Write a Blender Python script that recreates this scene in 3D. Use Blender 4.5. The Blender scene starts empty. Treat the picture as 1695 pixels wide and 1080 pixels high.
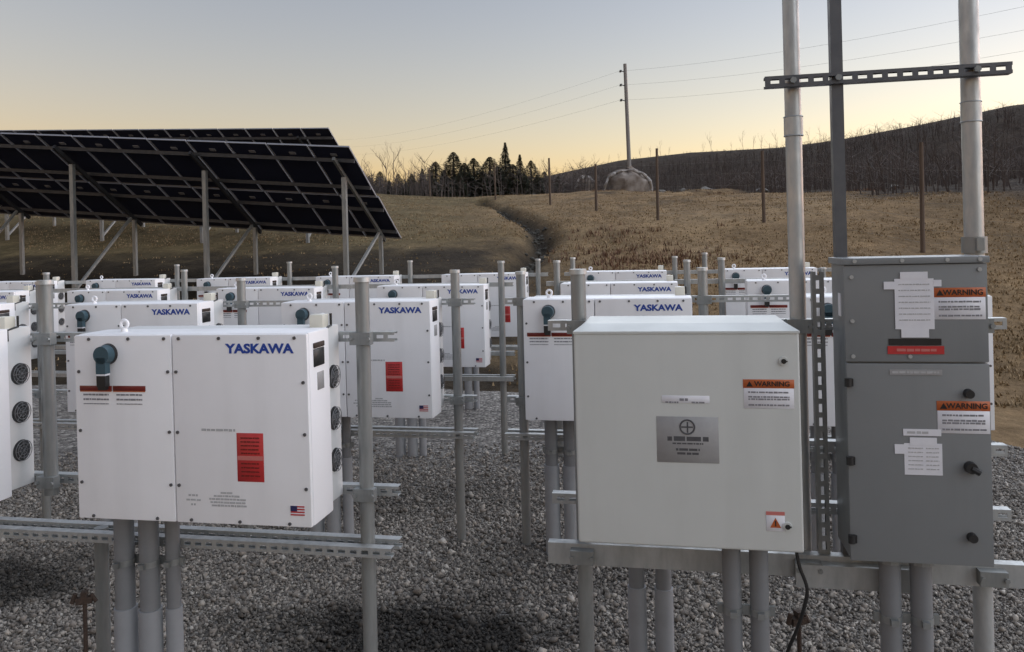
import bpy, bmesh, math, random
import numpy as np
from mathutils import Vector, Matrix, noise

random.seed(7)
rng = np.random.default_rng(11)
S = bpy.context.scene
COL = S.collection

# ------------------------------------------------------------------ camera
F, IW, IH = 1300.0, 1695.0, 1080.0
ROLL = math.radians(1.4)
CAMZ = 2.0
HOR = 404.0
cd = bpy.data.cameras.new('camera')
cd.sensor_width = 36.0
cd.lens = 36.0 * F / IW
cd.shift_y = -(IH / 2 - HOR) / IW
cd.clip_end = 3000
cam = bpy.data.objects.new('camera', cd)
COL.objects.link(cam)
cam.matrix_world = Matrix.Translation((0, 0, CAMZ)) @ Matrix.Rotation(math.pi / 2, 4, 'X') @ Matrix.Rotation(-ROLL, 4, 'Z')
S.camera = cam

# ------------------------------------------------------------------ sky, sun, exposure
SUN_AZ = math.radians(77)      # to the right of the viewing direction
SUN_EL = math.radians(-0.3)
W = bpy.data.worlds.new('World')
S.world = W
W.use_nodes = True
nt = W.node_tree
bg = nt.nodes['Background']
sky = nt.nodes.new('ShaderNodeTexSky')
sky.sky_type = 'NISHITA'
sky.sun_disc = False
sky.sun_elevation = SUN_EL
sky.sun_rotation = SUN_AZ
sky.altitude = 200
sky.air_density = 1.0
sky.dust_density = 1.0
sky.ozone_density = 1.0
hs = nt.nodes.new('ShaderNodeHueSaturation')
hs.inputs['Saturation'].default_value = 0.95
nt.links.new(sky.outputs[0], hs.inputs['Color'])
wb = nt.nodes.new('ShaderNodeMix')       # the phone's white balance
wb.data_type = 'RGBA'
wb.blend_type = 'MULTIPLY'
wb.inputs[0].default_value = 1
wb.inputs[7].default_value = (1.0, .952, 1.075, 1)
nt.links.new(hs.outputs[0], wb.inputs[6])
nt.links.new(wb.outputs[2], bg.inputs['Color'])
bg.inputs['Strength'].default_value = 0.15
sl = bpy.data.lights.new('sky_fill', 'SUN')
sl.energy = 0.50
sl.angle = math.radians(150)      # broad fill lamp standing in for skylight, added to brighten the cabinets
sl.color = (0.94, 1.0, 1.09)
sky_fill = bpy.data.objects.new('sky_fill', sl)
COL.objects.link(sky_fill)
FILL_EL = SUN_EL + math.radians(14)     # added fill is aimed above the horizon to lighten upward faces
sdir = Vector((math.sin(SUN_AZ) * math.cos(FILL_EL), math.cos(SUN_AZ) * math.cos(FILL_EL), math.sin(FILL_EL)))
sky_fill.rotation_euler = sdir.to_track_quat('Z', 'Y').to_euler()
sky_fill.location = sdir * 60
S.view_settings.view_transform = 'Standard'
S.view_settings.look = 'None'
S.view_settings.gamma = 1
S.view_settings.exposure = 2.97
S.render.resolution_x = 1024
S.render.resolution_y = 652

# ------------------------------------------------------------------ helpers
TH = math.radians(11)
CT, ST = math.cos(TH), math.sin(TH)


def uv(u, v, z=0.0):
    """rack coordinates (along the row, away from the camera) to world"""
    return Vector((u * CT + v * ST, -u * ST + v * CT, z))


def un(px, py, Y):
    """point of the photograph at a depth of Y metres"""
    a = px - IW / 2
    b = (IH / 2 - py) + cd.shift_y * IW
    r = a * math.cos(ROLL) + b * math.sin(ROLL)
    up = -a * math.sin(ROLL) + b * math.cos(ROLL)
    return Vector((r / F * Y, Y, CAMZ + up / F * Y))


def lerp_table(x, xs, ys):
    return float(np.interp(x, xs, ys))


def sstep(a, b, x):
    t = min(1, max(0, (x - a) / (b - a)))
    return t * t * (3 - 2 * t)


class MB:
    def __init__(self):
        self.v = []
        self.f = []
        self.m = []
        self.mi = 0

    def add(self, vs, fs):
        o = len(self.v)
        self.v += [tuple(p) for p in vs]
        self.f += [tuple(i + o for i in f) for f in fs]
        self.m += [self.mi] * len(fs)
        return self

    def box(self, x0, x1, y0, y1, z0, z1):
        vs = [(x0, y0, z0), (x1, y0, z0), (x1, y1, z0), (x0, y1, z0), (x0, y0, z1), (x1, y0, z1), (x1, y1, z1), (x0, y1, z1)]
        return self.add(vs, [(0, 3, 2, 1), (4, 5, 6, 7), (0, 1, 5, 4), (1, 2, 6, 5), (2, 3, 7, 6), (3, 0, 4, 7)])

    def tube(self, p0, p1, r0, r1=None, n=16, caps=True):
        r1 = r0 if r1 is None else r1
        p0, p1 = Vector(p0), Vector(p1)
        d = (p1 - p0).normalized()
        a = d.orthogonal().normalized()
        b = d.cross(a)
        vs = []
        for p, r in ((p0, r0), (p1, r1)):
            for i in range(n):
                t = 2 * math.pi * i / n
                vs.append(p + (a * math.cos(t) + b * math.sin(t)) * r)
        fs = [(i, (i + 1) % n, n + (i + 1) % n, n + i) for i in range(n)]
        if caps:
            fs += [tuple(reversed(range(n))), tuple(range(n, 2 * n))]
        return self.add(vs, fs)

    def path(self, pts, r, n=8):
        pts = [Vector(p) for p in pts]
        rs = r if isinstance(r, (list, tuple)) else [r] * len(pts)
        vs, fs = [], []
        ref = None
        for k, p in enumerate(pts):
            d = (pts[min(k + 1, len(pts) - 1)] - pts[max(k - 1, 0)]).normalized()
            if ref is None:
                ref = d.orthogonal().normalized()
            a = (ref - d * ref.dot(d)).normalized()
            ref = a
            b = d.cross(a)
            for i in range(n):
                t = 2 * math.pi * i / n
                vs.append(p + (a * math.cos(t) + b * math.sin(t)) * rs[k])
        for k in range(len(pts) - 1):
            for i in range(n):
                fs.append((k * n + i, k * n + (i + 1) % n, (k + 1) * n + (i + 1) % n, (k + 1) * n + i))
        fs += [tuple(reversed(range(n))), tuple(range((len(pts) - 1) * n, len(pts) * n))]
        return self.add(vs, fs)

    def ring(self, c, axis, R, r, n=20, k=8):
        c = Vector(c)
        d = Vector(axis).normalized()
        a = d.orthogonal().normalized()
        b = d.cross(a)
        vs, fs = [], []
        for i in range(n):
            t = 2 * math.pi * i / n
            e = a * math.cos(t) + b * math.sin(t)
            for j in range(k):
                q = 2 * math.pi * j / k
                vs.append(c + e * (R + r * math.cos(q)) + d * (r * math.sin(q)))
        for i in range(n):
            for j in range(k):
                fs.append((i * k + j, ((i + 1) % n) * k + j, ((i + 1) % n) * k + (j + 1) % k, i * k + (j + 1) % k))
        return self.add(vs, fs)

    def mesh(self, name, mats, smooth=True):
        me = bpy.data.meshes.new(name)
        me.from_pydata(self.v, [], self.f)
        for m in (mats if isinstance(mats, (list, tuple)) else [mats]):
            me.materials.append(m)
        if isinstance(mats, (list, tuple)) and len(mats) > 1:
            me.polygons.foreach_set('material_index', self.m)
        if smooth:
            me.polygons.foreach_set('use_smooth', [True] * len(me.polygons))
            me.set_sharp_from_angle(angle=math.radians(35))
        me.update()
        return me


def link(name, me, parent=None, loc=(0, 0, 0), rot=(0, 0, 0)):
    o = bpy.data.objects.new(name, me)
    COL.objects.link(o)
    o.parent = parent
    o.location = loc
    o.rotation_euler = rot
    return o


def thing(name, label, cat, loc=(0, 0, 0), rz=0.0, group=None, me=None):
    o = link(name, me, None, loc, (0, 0, rz))
    o['label'] = label
    o['category'] = cat
    if group:
        o['group'] = group
    return o


def copy_tree(o, parent=None):
    c = o.copy()
    COL.objects.link(c)
    c.parent = parent
    for ch in list(o.children):
        copy_tree(ch, c)
    return c


def bbox(name, mats, x0, x1, y0, y1, z0, z1, b=0.006, seg=2):
    """bevelled box mesh"""
    bm = bmesh.new()
    bmesh.ops.create_cube(bm, size=1)
    for v in bm.verts:
        v.co = Vector((x0 + (v.co.x + .5) * (x1 - x0), y0 + (v.co.y + .5) * (y1 - y0), z0 + (v.co.z + .5) * (z1 - z0)))
    bmesh.ops.bevel(bm, geom=list(bm.edges), offset=b, segments=seg, affect='EDGES', profile=0.6)
    me = bpy.data.meshes.new(name)
    bm.to_mesh(me)
    bm.free()
    me.materials.append(mats)
    me.polygons.foreach_set('use_smooth', [True] * len(me.polygons))
    me.set_sharp_from_angle(angle=math.radians(50))
    return me


def text_mesh(name, txt, size, mat, bold=0.0, depth=0.0006, sx=1.0, shear=0.0):
    """flat lettering standing in the xz plane and facing -y, centred on its origin"""
    cu = bpy.data.curves.new(name, 'FONT')
    cu.body = txt
    cu.size = size
    cu.align_x = 'CENTER'
    cu.align_y = 'CENTER'
    cu.offset = bold
    cu.extrude = depth
    cu.shear = shear
    cu.resolution_u = 3
    o = bpy.data.objects.new('tmp', cu)
    COL.objects.link(o)
    dg = bpy.context.evaluated_depsgraph_get()
    me = bpy.data.meshes.new_from_object(o.evaluated_get(dg))
    bpy.data.objects.remove(o)
    bpy.data.curves.remove(cu)
    me.name = name
    for v in me.vertices:
        x, y, z = v.co
        v.co = (x * sx, -z, y)
    me.materials.clear()
    me.materials.append(mat)
    return me


# ------------------------------------------------------------------ materials
def new_mat(name):
    m = bpy.data.materials.new(name)
    m.use_nodes = True
    n = m.node_tree
    return m, n, n.nodes['Principled BSDF']


def rgb(c):
    return (c[0], c[1], c[2], 1)


def surf(name, c, rough=0.5, metal=0.0, c2=None, scale=8.0, bump=0.0, bscale=60.0, amount=0.5, stretch=None, rvar=0.1, spec=0.5):
    """base colour with a noise-driven second tone, uneven roughness and fine relief"""
    m, n, p = new_mat(name)
    p.inputs['Metallic'].default_value = metal
    p.inputs['Specular IOR Level'].default_value = spec
    tc = n.nodes.new('ShaderNodeTexCoord')
    src = tc.outputs['Object']
    if stretch:
        mp = n.nodes.new('ShaderNodeMapping')
        mp.inputs['Scale'].default_value = stretch
        n.links.new(src, mp.inputs[0])
        src = mp.outputs[0]
    nz = n.nodes.new('ShaderNodeTexNoise')
    nz.inputs['Scale'].default_value = scale
    nz.inputs['Detail'].default_value = 6
    nz.inputs['Roughness'].default_value = 0.6
    n.links.new(src, nz.inputs['Vector'])
    rp = n.nodes.new('ShaderNodeValToRGB')
    rp.color_ramp.elements[0].position = 0.5 - amount / 2
    rp.color_ramp.elements[1].position = 0.5 + amount / 2
    rp.color_ramp.elements[0].color = rgb(c)
    rp.color_ramp.elements[1].color = rgb(c2 or c)
    n.links.new(nz.outputs['Fac'], rp.inputs[0])
    n.links.new(rp.outputs[0], p.inputs['Base Color'])
    mr = n.nodes.new('ShaderNodeMapRange')
    mr.inputs['From Min'].default_value = 0.3
    mr.inputs['From Max'].default_value = 0.7
    mr.inputs['To Min'].default_value = max(0.05, rough - rvar)
    mr.inputs['To Max'].default_value = min(1, rough + rvar)
    n.links.new(nz.outputs['Fac'], mr.inputs['Value'])
    n.links.new(mr.outputs[0], p.inputs['Roughness'])
    if bump:
        nb = n.nodes.new('ShaderNodeTexNoise')
        nb.inputs['Scale'].default_value = bscale
        nb.inputs['Detail'].default_value = 4
        n.links.new(src, nb.inputs['Vector'])
        bp = n.nodes.new('ShaderNodeBump')
        bp.inputs['Strength'].default_value = bump
        bp.inputs['Distance'].default_value = 0.02
        n.links.new(nb.outputs['Fac'], bp.inputs['Height'])
        n.links.new(bp.outputs[0], p.inputs['Normal'])
    return m


M = {}
M['white'] = surf('white_paint', (.86, .855, .87), .42, c2=(.80, .795, .80), scale=3.2, bump=.03, bscale=220, amount=.5)
def streaks(m, amount):
    n = m.node_tree
    p = n.nodes['Principled BSDF']
    src = p.inputs['Base Color'].links[0].from_socket
    tc = n.nodes.new('ShaderNodeTexCoord')
    mp = n.nodes.new('ShaderNodeMapping')
    mp.inputs['Scale'].default_value = (9, 9, .9)
    n.links.new(tc.outputs['Object'], mp.inputs[0])
    nz = n.nodes.new('ShaderNodeTexNoise')
    nz.inputs['Scale'].default_value = 1.0
    nz.inputs['Detail'].default_value = 5
    n.links.new(mp.outputs[0], nz.inputs['Vector'])
    oi = n.nodes.new('ShaderNodeObjectInfo')
    ad = n.nodes.new('ShaderNodeVectorMath')
    ad.operation = 'ADD'
    n.links.new(mp.outputs[0], ad.inputs[0])
    n.links.new(oi.outputs['Random'], ad.inputs[1])
    n.links.new(ad.outputs[0], nz.inputs['Vector'])
    mr = n.nodes.new('ShaderNodeMapRange')
    mr.inputs['From Min'].default_value = .48
    mr.inputs['From Max'].default_value = .78
    mr.inputs['To Min'].default_value = 1.0
    mr.inputs['To Max'].default_value = 1 - amount
    n.links.new(nz.outputs['Fac'], mr.inputs['Value'])
    mx = n.nodes.new('ShaderNodeMix')
    mx.data_type = 'RGBA'
    mx.blend_type = 'MULTIPLY'
    mx.inputs[0].default_value = 1
    n.links.new(src, mx.inputs[6])
    n.links.new(mr.outputs[0], mx.inputs[7])
    n.links.new(mx.outputs[2], p.inputs['Base Color'])


M['housing'] = surf('housing_paint', (.70, .70, .69), .45, c2=(.60, .60, .59), scale=5, bump=.03, bscale=200)
M['grey'] = surf('light_grey_paint', (.585, .60, .575), .42, c2=(.535, .55, .525), scale=3, bump=.03, bscale=220)
M['dgrey'] = surf('dark_grey_paint', (.205, .215, .218), .42, c2=(.18, .19, .193), scale=3, bump=.03, bscale=220)
M['galv'] = surf('galvanised_steel', (.52, .53, .52), .42, .5, c2=(.36, .375, .375), scale=26, stretch=(1, 1, .35), bump=.02, bscale=90, rvar=.12)
M['galvd'] = surf('weathered_steel', (.33, .343, .335), .45, .5, c2=(.215, .226, .224), scale=20, stretch=(1, 1, .25), rvar=.12)
M['backlit'] = surf('backlit_strut_steel', (.125, .128, .135), .5, .3, c2=(.085, .088, .095), scale=14)  # channel steel darkened to paint in its silhouette against the sky
M['pvc'] = surf('grey_conduit_plastic', (.20, .207, .216), .5, c2=(.165, .17, .176), scale=9, bump=.02)
M['pvcl'] = surf('pale_conduit_plastic', (.29, .30, .315), .5, c2=(.24, .25, .262), scale=9, bump=.02)
M['black'] = surf('black_plastic', (.012, .012, .013), .38, c2=(.02, .02, .02))
M['rubber'] = surf('black_cable', (.015, .015, .015), .6)
M['teal'] = surf('blue_grey_plastic', (.042, .088, .112), .4, c2=(.034, .072, .092), scale=20)
M['logo'] = surf('blue_print', (.012, .055, .32), .5)
M['red'] = surf('red_sticker', (.50, .028, .028), .45, c2=(.42, .025, .025), scale=40)
M['dred'] = surf('dark_red_sticker', (.15, .012, .008), .45)
M['pink'] = surf('faded_red_band', (.52, .16, .14), .5)
M['orange'] = surf('orange_sticker', (.46, .105, .022), .45, c2=(.40, .09, .02), scale=30)
M['paper'] = surf('label_white', (.74, .74, .77), .5, c2=(.66, .66, .70), scale=25)
M['ink'] = surf('grey_ink', (.17, .17, .185), .6, c2=(.26, .26, .28), scale=70)
M['dink'] = surf('dark_ink', (.05, .05, .055), .6, c2=(.09, .09, .095), scale=60)
M['fink'] = surf('faint_ink', (.36, .36, .365), .6, c2=(.46, .46, .465), scale=60)
M['screw'] = surf('dark_screw', (.12, .12, .125), .4, .5)
M['seam'] = surf('seam_gasket', (.10, .10, .10), .8)  # dark grey gasket colour
M['navy'] = surf('flag_navy', (.018, .02, .09), .5)
M['plaque'] = surf('plaque_grey', (.32, .32, .315), .5, c2=(.28, .275, .275), scale=30)
M['rust'] = surf('rusted_iron', (.060, .036, .024), .8, c2=(.035, .024, .019), scale=60, bump=.3, bscale=150)
M['cream'] = surf('cream_plastic', (.68, .66, .57), .45)
M['fan'] = surf('fan_dark', (.035, .036, .038), .5, c2=(.06, .06, .06), scale=30)
M['fang'] = surf('fan_guard', (.17, .17, .175), .45, .4)
M['module'] = surf('module_back', (.020, .025, .052), .5, c2=(.030, .036, .068), scale=2, spec=.15)
M['mframe'] = surf('module_frame', (.30, .30, .32), .5, .3)
M['rail'] = surf('purlin_steel', (.062, .064, .072), .5, .3, c2=(.045, .048, .054), scale=10)
M['wood'] = surf('weathered_post_wood', (.12, .085, .06), .85, c2=(.075, .052, .038), scale=12, stretch=(1, 1, .1))
M['polewood'] = surf('utility_pole_wood', (.27, .255, .24), .85, c2=(.19, .178, .165), scale=9, stretch=(1, 1, .1))
M['bark'] = surf('grey_bark', (.105, .082, .068), .9, c2=(.065, .05, .042), scale=6)
M['brush'] = surf('bare_brush', (.075, .060, .055), .9, c2=(.11, .09, .08), scale=.6)
M['dist'] = surf('pale_bare_bark', (.20, .155, .125), .9, c2=(.13, .10, .085), scale=3)
M['needle'] = surf('conifer_needles', (.045, .056, .034), .8, c2=(.088, .092, .058), scale=1.4)
M['rock'] = surf('grey_rock', (.20, .19, .175), .9, c2=(.12, .115, .105), scale=3, bump=.5, bscale=8)
M['rrock'] = surf('dark_riprap', (.075, .066, .050), .9, c2=(.035, .032, .025), scale=3, bump=.5, bscale=8)
M['tarp'] = surf('pale_sheeting', (.38, .35, .33), .7, c2=(.24, .22, .20), scale=3)
M['earth'] = surf('brown_earth', (.11, .082, .062), .95, c2=(.27, .235, .205), scale=1.1, bump=.6, bscale=4, amount=.3)


streaks(M['white'], .06)
streaks(M['grey'], .06)
streaks(M['dgrey'], .10)
streaks(M['pvc'], .16)
streaks(M['galv'], .25)
streaks(M['galvd'], .28)


def island_mat(name, ramp, rough=.85, noise_scale=None, stain=None):
    """each loose piece gets its own tone"""
    m, n, p = new_mat(name)
    g = n.nodes.new('ShaderNodeNewGeometry')
    rp = n.nodes.new('ShaderNodeValToRGB')
    while len(rp.color_ramp.elements) < len(ramp):
        rp.color_ramp.elements.new(.5)
    for e, (pos, c) in zip(rp.color_ramp.elements, ramp):
        e.position = pos
        e.color = rgb(c)
    n.links.new(g.outputs['Random Per Island'], rp.inputs[0])
    out = rp.outputs[0]
    if stain:
        out = stain_nodes(n, out, stain)
    n.links.new(out, p.inputs['Base Color'])
    p.inputs['Roughness'].default_value = rough
    p.inputs['Specular IOR Level'].default_value = .25
    return m


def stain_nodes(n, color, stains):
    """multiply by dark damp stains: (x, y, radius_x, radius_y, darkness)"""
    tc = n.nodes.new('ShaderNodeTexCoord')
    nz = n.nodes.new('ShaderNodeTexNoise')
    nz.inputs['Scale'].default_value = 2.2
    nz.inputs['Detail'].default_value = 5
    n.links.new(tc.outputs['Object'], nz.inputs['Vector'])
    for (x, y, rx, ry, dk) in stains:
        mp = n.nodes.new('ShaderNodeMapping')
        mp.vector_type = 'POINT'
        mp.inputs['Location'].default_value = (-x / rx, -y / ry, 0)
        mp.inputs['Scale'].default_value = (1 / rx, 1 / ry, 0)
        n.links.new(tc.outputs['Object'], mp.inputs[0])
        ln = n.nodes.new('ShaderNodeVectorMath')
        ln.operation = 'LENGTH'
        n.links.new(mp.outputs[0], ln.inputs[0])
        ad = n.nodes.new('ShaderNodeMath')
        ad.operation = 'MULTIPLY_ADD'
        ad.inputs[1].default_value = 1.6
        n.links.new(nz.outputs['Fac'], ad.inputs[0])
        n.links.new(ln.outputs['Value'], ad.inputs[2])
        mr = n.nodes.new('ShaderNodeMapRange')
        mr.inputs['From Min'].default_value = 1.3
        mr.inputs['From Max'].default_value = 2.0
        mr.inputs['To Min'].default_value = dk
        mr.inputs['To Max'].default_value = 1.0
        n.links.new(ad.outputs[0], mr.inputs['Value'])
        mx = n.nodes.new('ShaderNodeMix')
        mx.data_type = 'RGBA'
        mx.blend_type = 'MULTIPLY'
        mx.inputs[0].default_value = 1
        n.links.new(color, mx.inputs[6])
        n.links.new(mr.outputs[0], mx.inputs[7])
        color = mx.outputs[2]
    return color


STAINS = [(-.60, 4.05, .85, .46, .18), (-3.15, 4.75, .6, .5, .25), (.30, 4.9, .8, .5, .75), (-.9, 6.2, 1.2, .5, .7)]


def ground_mat():
    m, n, p = new_mat('dry_grass_ground')
    tc = n.nodes.new('ShaderNodeTexCoord')

    def nz(scale, detail=6, rough=.6, stretch=(1, 1, 1)):
        mp = n.nodes.new('ShaderNodeMapping')
        mp.inputs['Scale'].default_value = stretch
        n.links.new(tc.outputs['Object'], mp.inputs[0])
        t = n.nodes.new('ShaderNodeTexNoise')
        t.inputs['Scale'].default_value = scale
        t.inputs['Detail'].default_value = detail
        t.inputs['Roughness'].default_value = rough
        n.links.new(mp.outputs[0], t.inputs['Vector'])
        return t.outputs['Fac']

    def ramp(f, els):
        r = n.nodes.new('ShaderNodeValToRGB')
        while len(r.color_ramp.elements) < len(els):
            r.color_ramp.elements.new(.5)
        for e, (a, c) in zip(r.color_ramp.elements, els):
            e.position = a
            e.color = rgb(c)
        n.links.new(f, r.inputs[0])
        return r.outputs[0]

    def mix(f, a, b, mode='MIX'):
        x = n.nodes.new('ShaderNodeMix')
        x.data_type = 'RGBA'
        x.blend_type = mode
        if isinstance(f, float):
            x.inputs[0].default_value = f
        else:
            n.links.new(f, x.inputs[0])
        n.links.new(a, x.inputs[6])
        n.links.new(b, x.inputs[7])
        return x.outputs[2]

    tan = ramp(nz(.22, 10, .68, (1, .5, 1)), [(.3, (.16, .112, .062)), (.5, (.28, .19, .102)), (.72, (.39, .28, .158))])
    olive = ramp(nz(.5, 8, .65), [(.3, (.10, .080, .040)), (.55, (.175, .135, .070)), (.75, (.24, .185, .10))])
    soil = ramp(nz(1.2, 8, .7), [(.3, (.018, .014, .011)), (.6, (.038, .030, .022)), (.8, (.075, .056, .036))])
    # tan to the right, olive to the left
    sp = n.nodes.new('ShaderNodeSeparateXYZ')
    n.links.new(tc.outputs['Object'], sp.inputs[0])

    def rng_node(sock, a, b):
        r = n.nodes.new('ShaderNodeMapRange')
        r.interpolation_type = 'SMOOTHSTEP'
        r.inputs['From Min'].default_value = a
        r.inputs['From Max'].default_value = b
        n.links.new(sock, r.inputs['Value'])
        return r.outputs[0]

    def math_node(op, a, b=None, bv=None):
        x = n.nodes.new('ShaderNodeMath')
        x.operation = op
        n.links.new(a, x.inputs[0])
        if b is not None:
            n.links.new(b, x.inputs[1])
        elif bv is not None:
            x.inputs[1].default_value = bv
        return x.outputs[0]

    wob = math_node('MULTIPLY', nz(.16, 4), bv=10.0)
    side = rng_node(math_node('ADD', sp.outputs['X'], wob), -1.0, 10.0)
    col = mix(side, olive, tan)
    # dark bare soil plus painted shade below the array, at the field's foot
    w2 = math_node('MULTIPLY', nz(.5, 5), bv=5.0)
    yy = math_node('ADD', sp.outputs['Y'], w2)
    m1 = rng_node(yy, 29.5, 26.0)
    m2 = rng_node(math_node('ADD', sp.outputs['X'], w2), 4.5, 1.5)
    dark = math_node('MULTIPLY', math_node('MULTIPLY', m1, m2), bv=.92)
    col = mix(dark, col, soil)  # soil colour here also paints in the array's shade
    # bare darker patches on the bank below the ridge
    pt = rng_node(nz(.20, 6, .62, (1, .55, 1)), .50, .60)
    bank = math_node('MULTIPLY', math_node('MULTIPLY', pt, rng_node(sp.outputs['Y'], 24, 44)), rng_node(sp.outputs['X'], 1.0, 6.0))
    col = mix(math_node('MULTIPLY', bank, bv=.7), col, soil)
    # brush litter on the wooded slope
    litter = ramp(nz(.8, 8, .7), [(.3, (.040, .031, .025)), (.6, (.076, .058, .044)), (.8, (.13, .096, .068))])
    at = n.nodes.new('ShaderNodeAttribute')
    at.attribute_name = 'wood'
    col = mix(at.outputs['Fac'], col, litter)
    a2 = n.nodes.new('ShaderNodeAttribute')
    a2.attribute_name = 'ditch'
    col = mix(a2.outputs['Fac'], col, soil)
    blot = ramp(nz(1.1, 8, .72, (1, .45, 1)), [(.34, (.62, .60, .57)), (.5, (.94, .92, .90)), (.68, (1.18, 1.15, 1.10))])
    col = mix(1.0, col, blot, 'MULTIPLY')
    fine = ramp(nz(9, 6, .7, (1, .4, 1)), [(.3, (.58, .56, .54)), (.7, (1.08, 1.08, 1.08))])
    col = mix(1.0, col, fine, 'MULTIPLY')
    n.links.new(col, p.inputs['Base Color'])
    p.inputs['Roughness'].default_value = .95
    p.inputs['Specular IOR Level'].default_value = .1
    bp = n.nodes.new('ShaderNodeBump')
    bp.inputs['Strength'].default_value = .8
    bp.inputs['Distance'].default_value = .15
    n.links.new(nz(3.0, 8, .7), bp.inputs['Height'])
    n.links.new(bp.outputs[0], p.inputs['Normal'])
    return m


def gravel_mat():
    m, n, p = new_mat('crushed_stone')
    tc = n.nodes.new('ShaderNodeTexCoord')
    vo = n.nodes.new('ShaderNodeTexVoronoi')
    vo.inputs['Scale'].default_value = 26
    n.links.new(tc.outputs['Object'], vo.inputs['Vector'])
    rp = n.nodes.new('ShaderNodeValToRGB')
    for i, (a, c) in enumerate([(0, (.06, .054, .050)), (.45, (.17, .155, .140)), (.8, (.26, .24, .215)), (1, (.40, .375, .34))]):
        if i > 1:
            rp.color_ramp.elements.new(.5)
    for e, (a, c) in zip(rp.color_ramp.elements, [(0, (.06, .054, .050)), (.45, (.17, .155, .140)), (.8, (.26, .24, .215)), (1, (.40, .375, .34))]):
        e.position = a
        e.color = rgb(c)
    sp = n.nodes.new('ShaderNodeSeparateColor')
    n.links.new(vo.outputs['Color'], sp.inputs[0])
    n.links.new(sp.outputs[0], rp.inputs[0])
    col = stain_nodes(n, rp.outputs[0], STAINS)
    n.links.new(col, p.inputs['Base Color'])
    p.inputs['Roughness'].default_value = .9
    bp = n.nodes.new('ShaderNodeBump')
    bp.inputs['Strength'].default_value = 1
    bp.inputs['Distance'].default_value = .03
    bp.invert = True
    n.links.new(vo.outputs['Distance'], bp.inputs['Height'])
    n.links.new(bp.outputs[0], p.inputs['Normal'])
    return m


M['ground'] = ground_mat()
M['gravel'] = gravel_mat()
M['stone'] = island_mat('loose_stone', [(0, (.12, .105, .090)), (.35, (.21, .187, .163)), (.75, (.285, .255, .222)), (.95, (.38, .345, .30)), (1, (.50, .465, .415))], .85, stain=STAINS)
M['blade'] = island_mat('dry_grass_blades', [(0, (.14, .10, .054)), (.5, (.25, .175, .095)), (1, (.38, .28, .165))], .9)
M['weed'] = island_mat('dead_weeds', [(0, (.08, .045, .030)), (.6, (.16, .09, .055)), (1, (.25, .16, .10))], .9)

# ------------------------------------------------------------------ terrain
RIDGE = [(-8, 190, 10), (10.7, 150, 15.3), (19.3, 130, 15.4), (26.8, 115, 14.7), (34.8, 100, 13.4), (39, 92, 13.2), (44.3, 82, 13.5), (48.2, 74, 13.9), (56, 60, 12.5), (66, 46, 7), (80, 30, 0)]


def ridge_h(x, y):
    best = -99.0
    for (a, b) in zip(RIDGE[:-1], RIDGE[1:]):
        dx, dy = b[0] - a[0], b[1] - a[1]
        t = max(0, min(1, ((x - a[0]) * dx + (y - a[1]) * dy) / (dx * dx + dy * dy)))
        qx, qy = a[0] + t * dx, a[1] + t * dy
        d = math.hypot(x - qx, y - qy)
        h = a[2] + t * (b[2] - a[2]) - 0.40 * (math.sqrt(d * d + 9) - 3)
        best = max(best, h)
    return best


def base_h(x, y):
    v = x * ST + y * CT
    h = lerp_table(v, [-50, 10.5, 14, 20, 28, 36, 42, 57, 70, 90, 130, 400], [0, 0, .35, 1.3, 2.55, 3.4, 4.0, 5.4, 6.2, 7.2, 8.5, 12])
    k = sstep(11, 20, v)
    h += k * (.02 + .05 * sstep(22, 34, v)) * max(0, -x - 3) * (1 - sstep(20, 60, -x) * .6)
    h += k * .05 * max(0, x - 5) * (1 - sstep(30, 60, v))
    h -= sstep(35, 75, v) * sstep(6, 30, x) * 1.6
    n = noise.noise((x * .09, y * .09, 0)) * .35 + noise.noise((x * .35, y * .35, 3)) * .10
    h += n * sstep(12, 24, v)
    h += (noise.noise((x * .22, y * .22, 14)) * .55 + noise.noise((x * .6, y * .6, 15)) * .22) * sstep(38, 52, v) * sstep(2, 8, x)
    return h


DITCH = []
for (px, py, Y) in [(838, 452, 19.5), (866, 436, 22.0), (896, 412, 25.5), (893, 396, 28.5), (874, 378, 32.5), (850, 360, 38.5), (824, 345, 46), (796, 333, 56)]:
    q = un(px, py, Y)
    DITCH.append((q.x, q.y))


def ditch_d(x, y):
    if not (-4 < x < 3 and 18 < y < 60):
        return 9.0
    best = 9.0
    for a, b in zip(DITCH[:-1], DITCH[1:]):
        dx, dy = b[0] - a[0], b[1] - a[1]
        t = max(0, min(1, ((x - a[0]) * dx + (y - a[1]) * dy) / (dx * dx + dy * dy)))
        best = min(best, math.hypot(x - a[0] - t * dx, y - a[1] - t * dy))
    return best


def H(x, y):
    b = base_h(x, y)
    b -= .55 * math.exp(-(ditch_d(x, y) / .50) ** 2)
    r = ridge_h(x, y)
    k = 1.6
    if r < b - 6:
        return b
    return (max(b, r) + math.log(math.exp(-abs(b - r) / k) + 1) * k) if True else b


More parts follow.
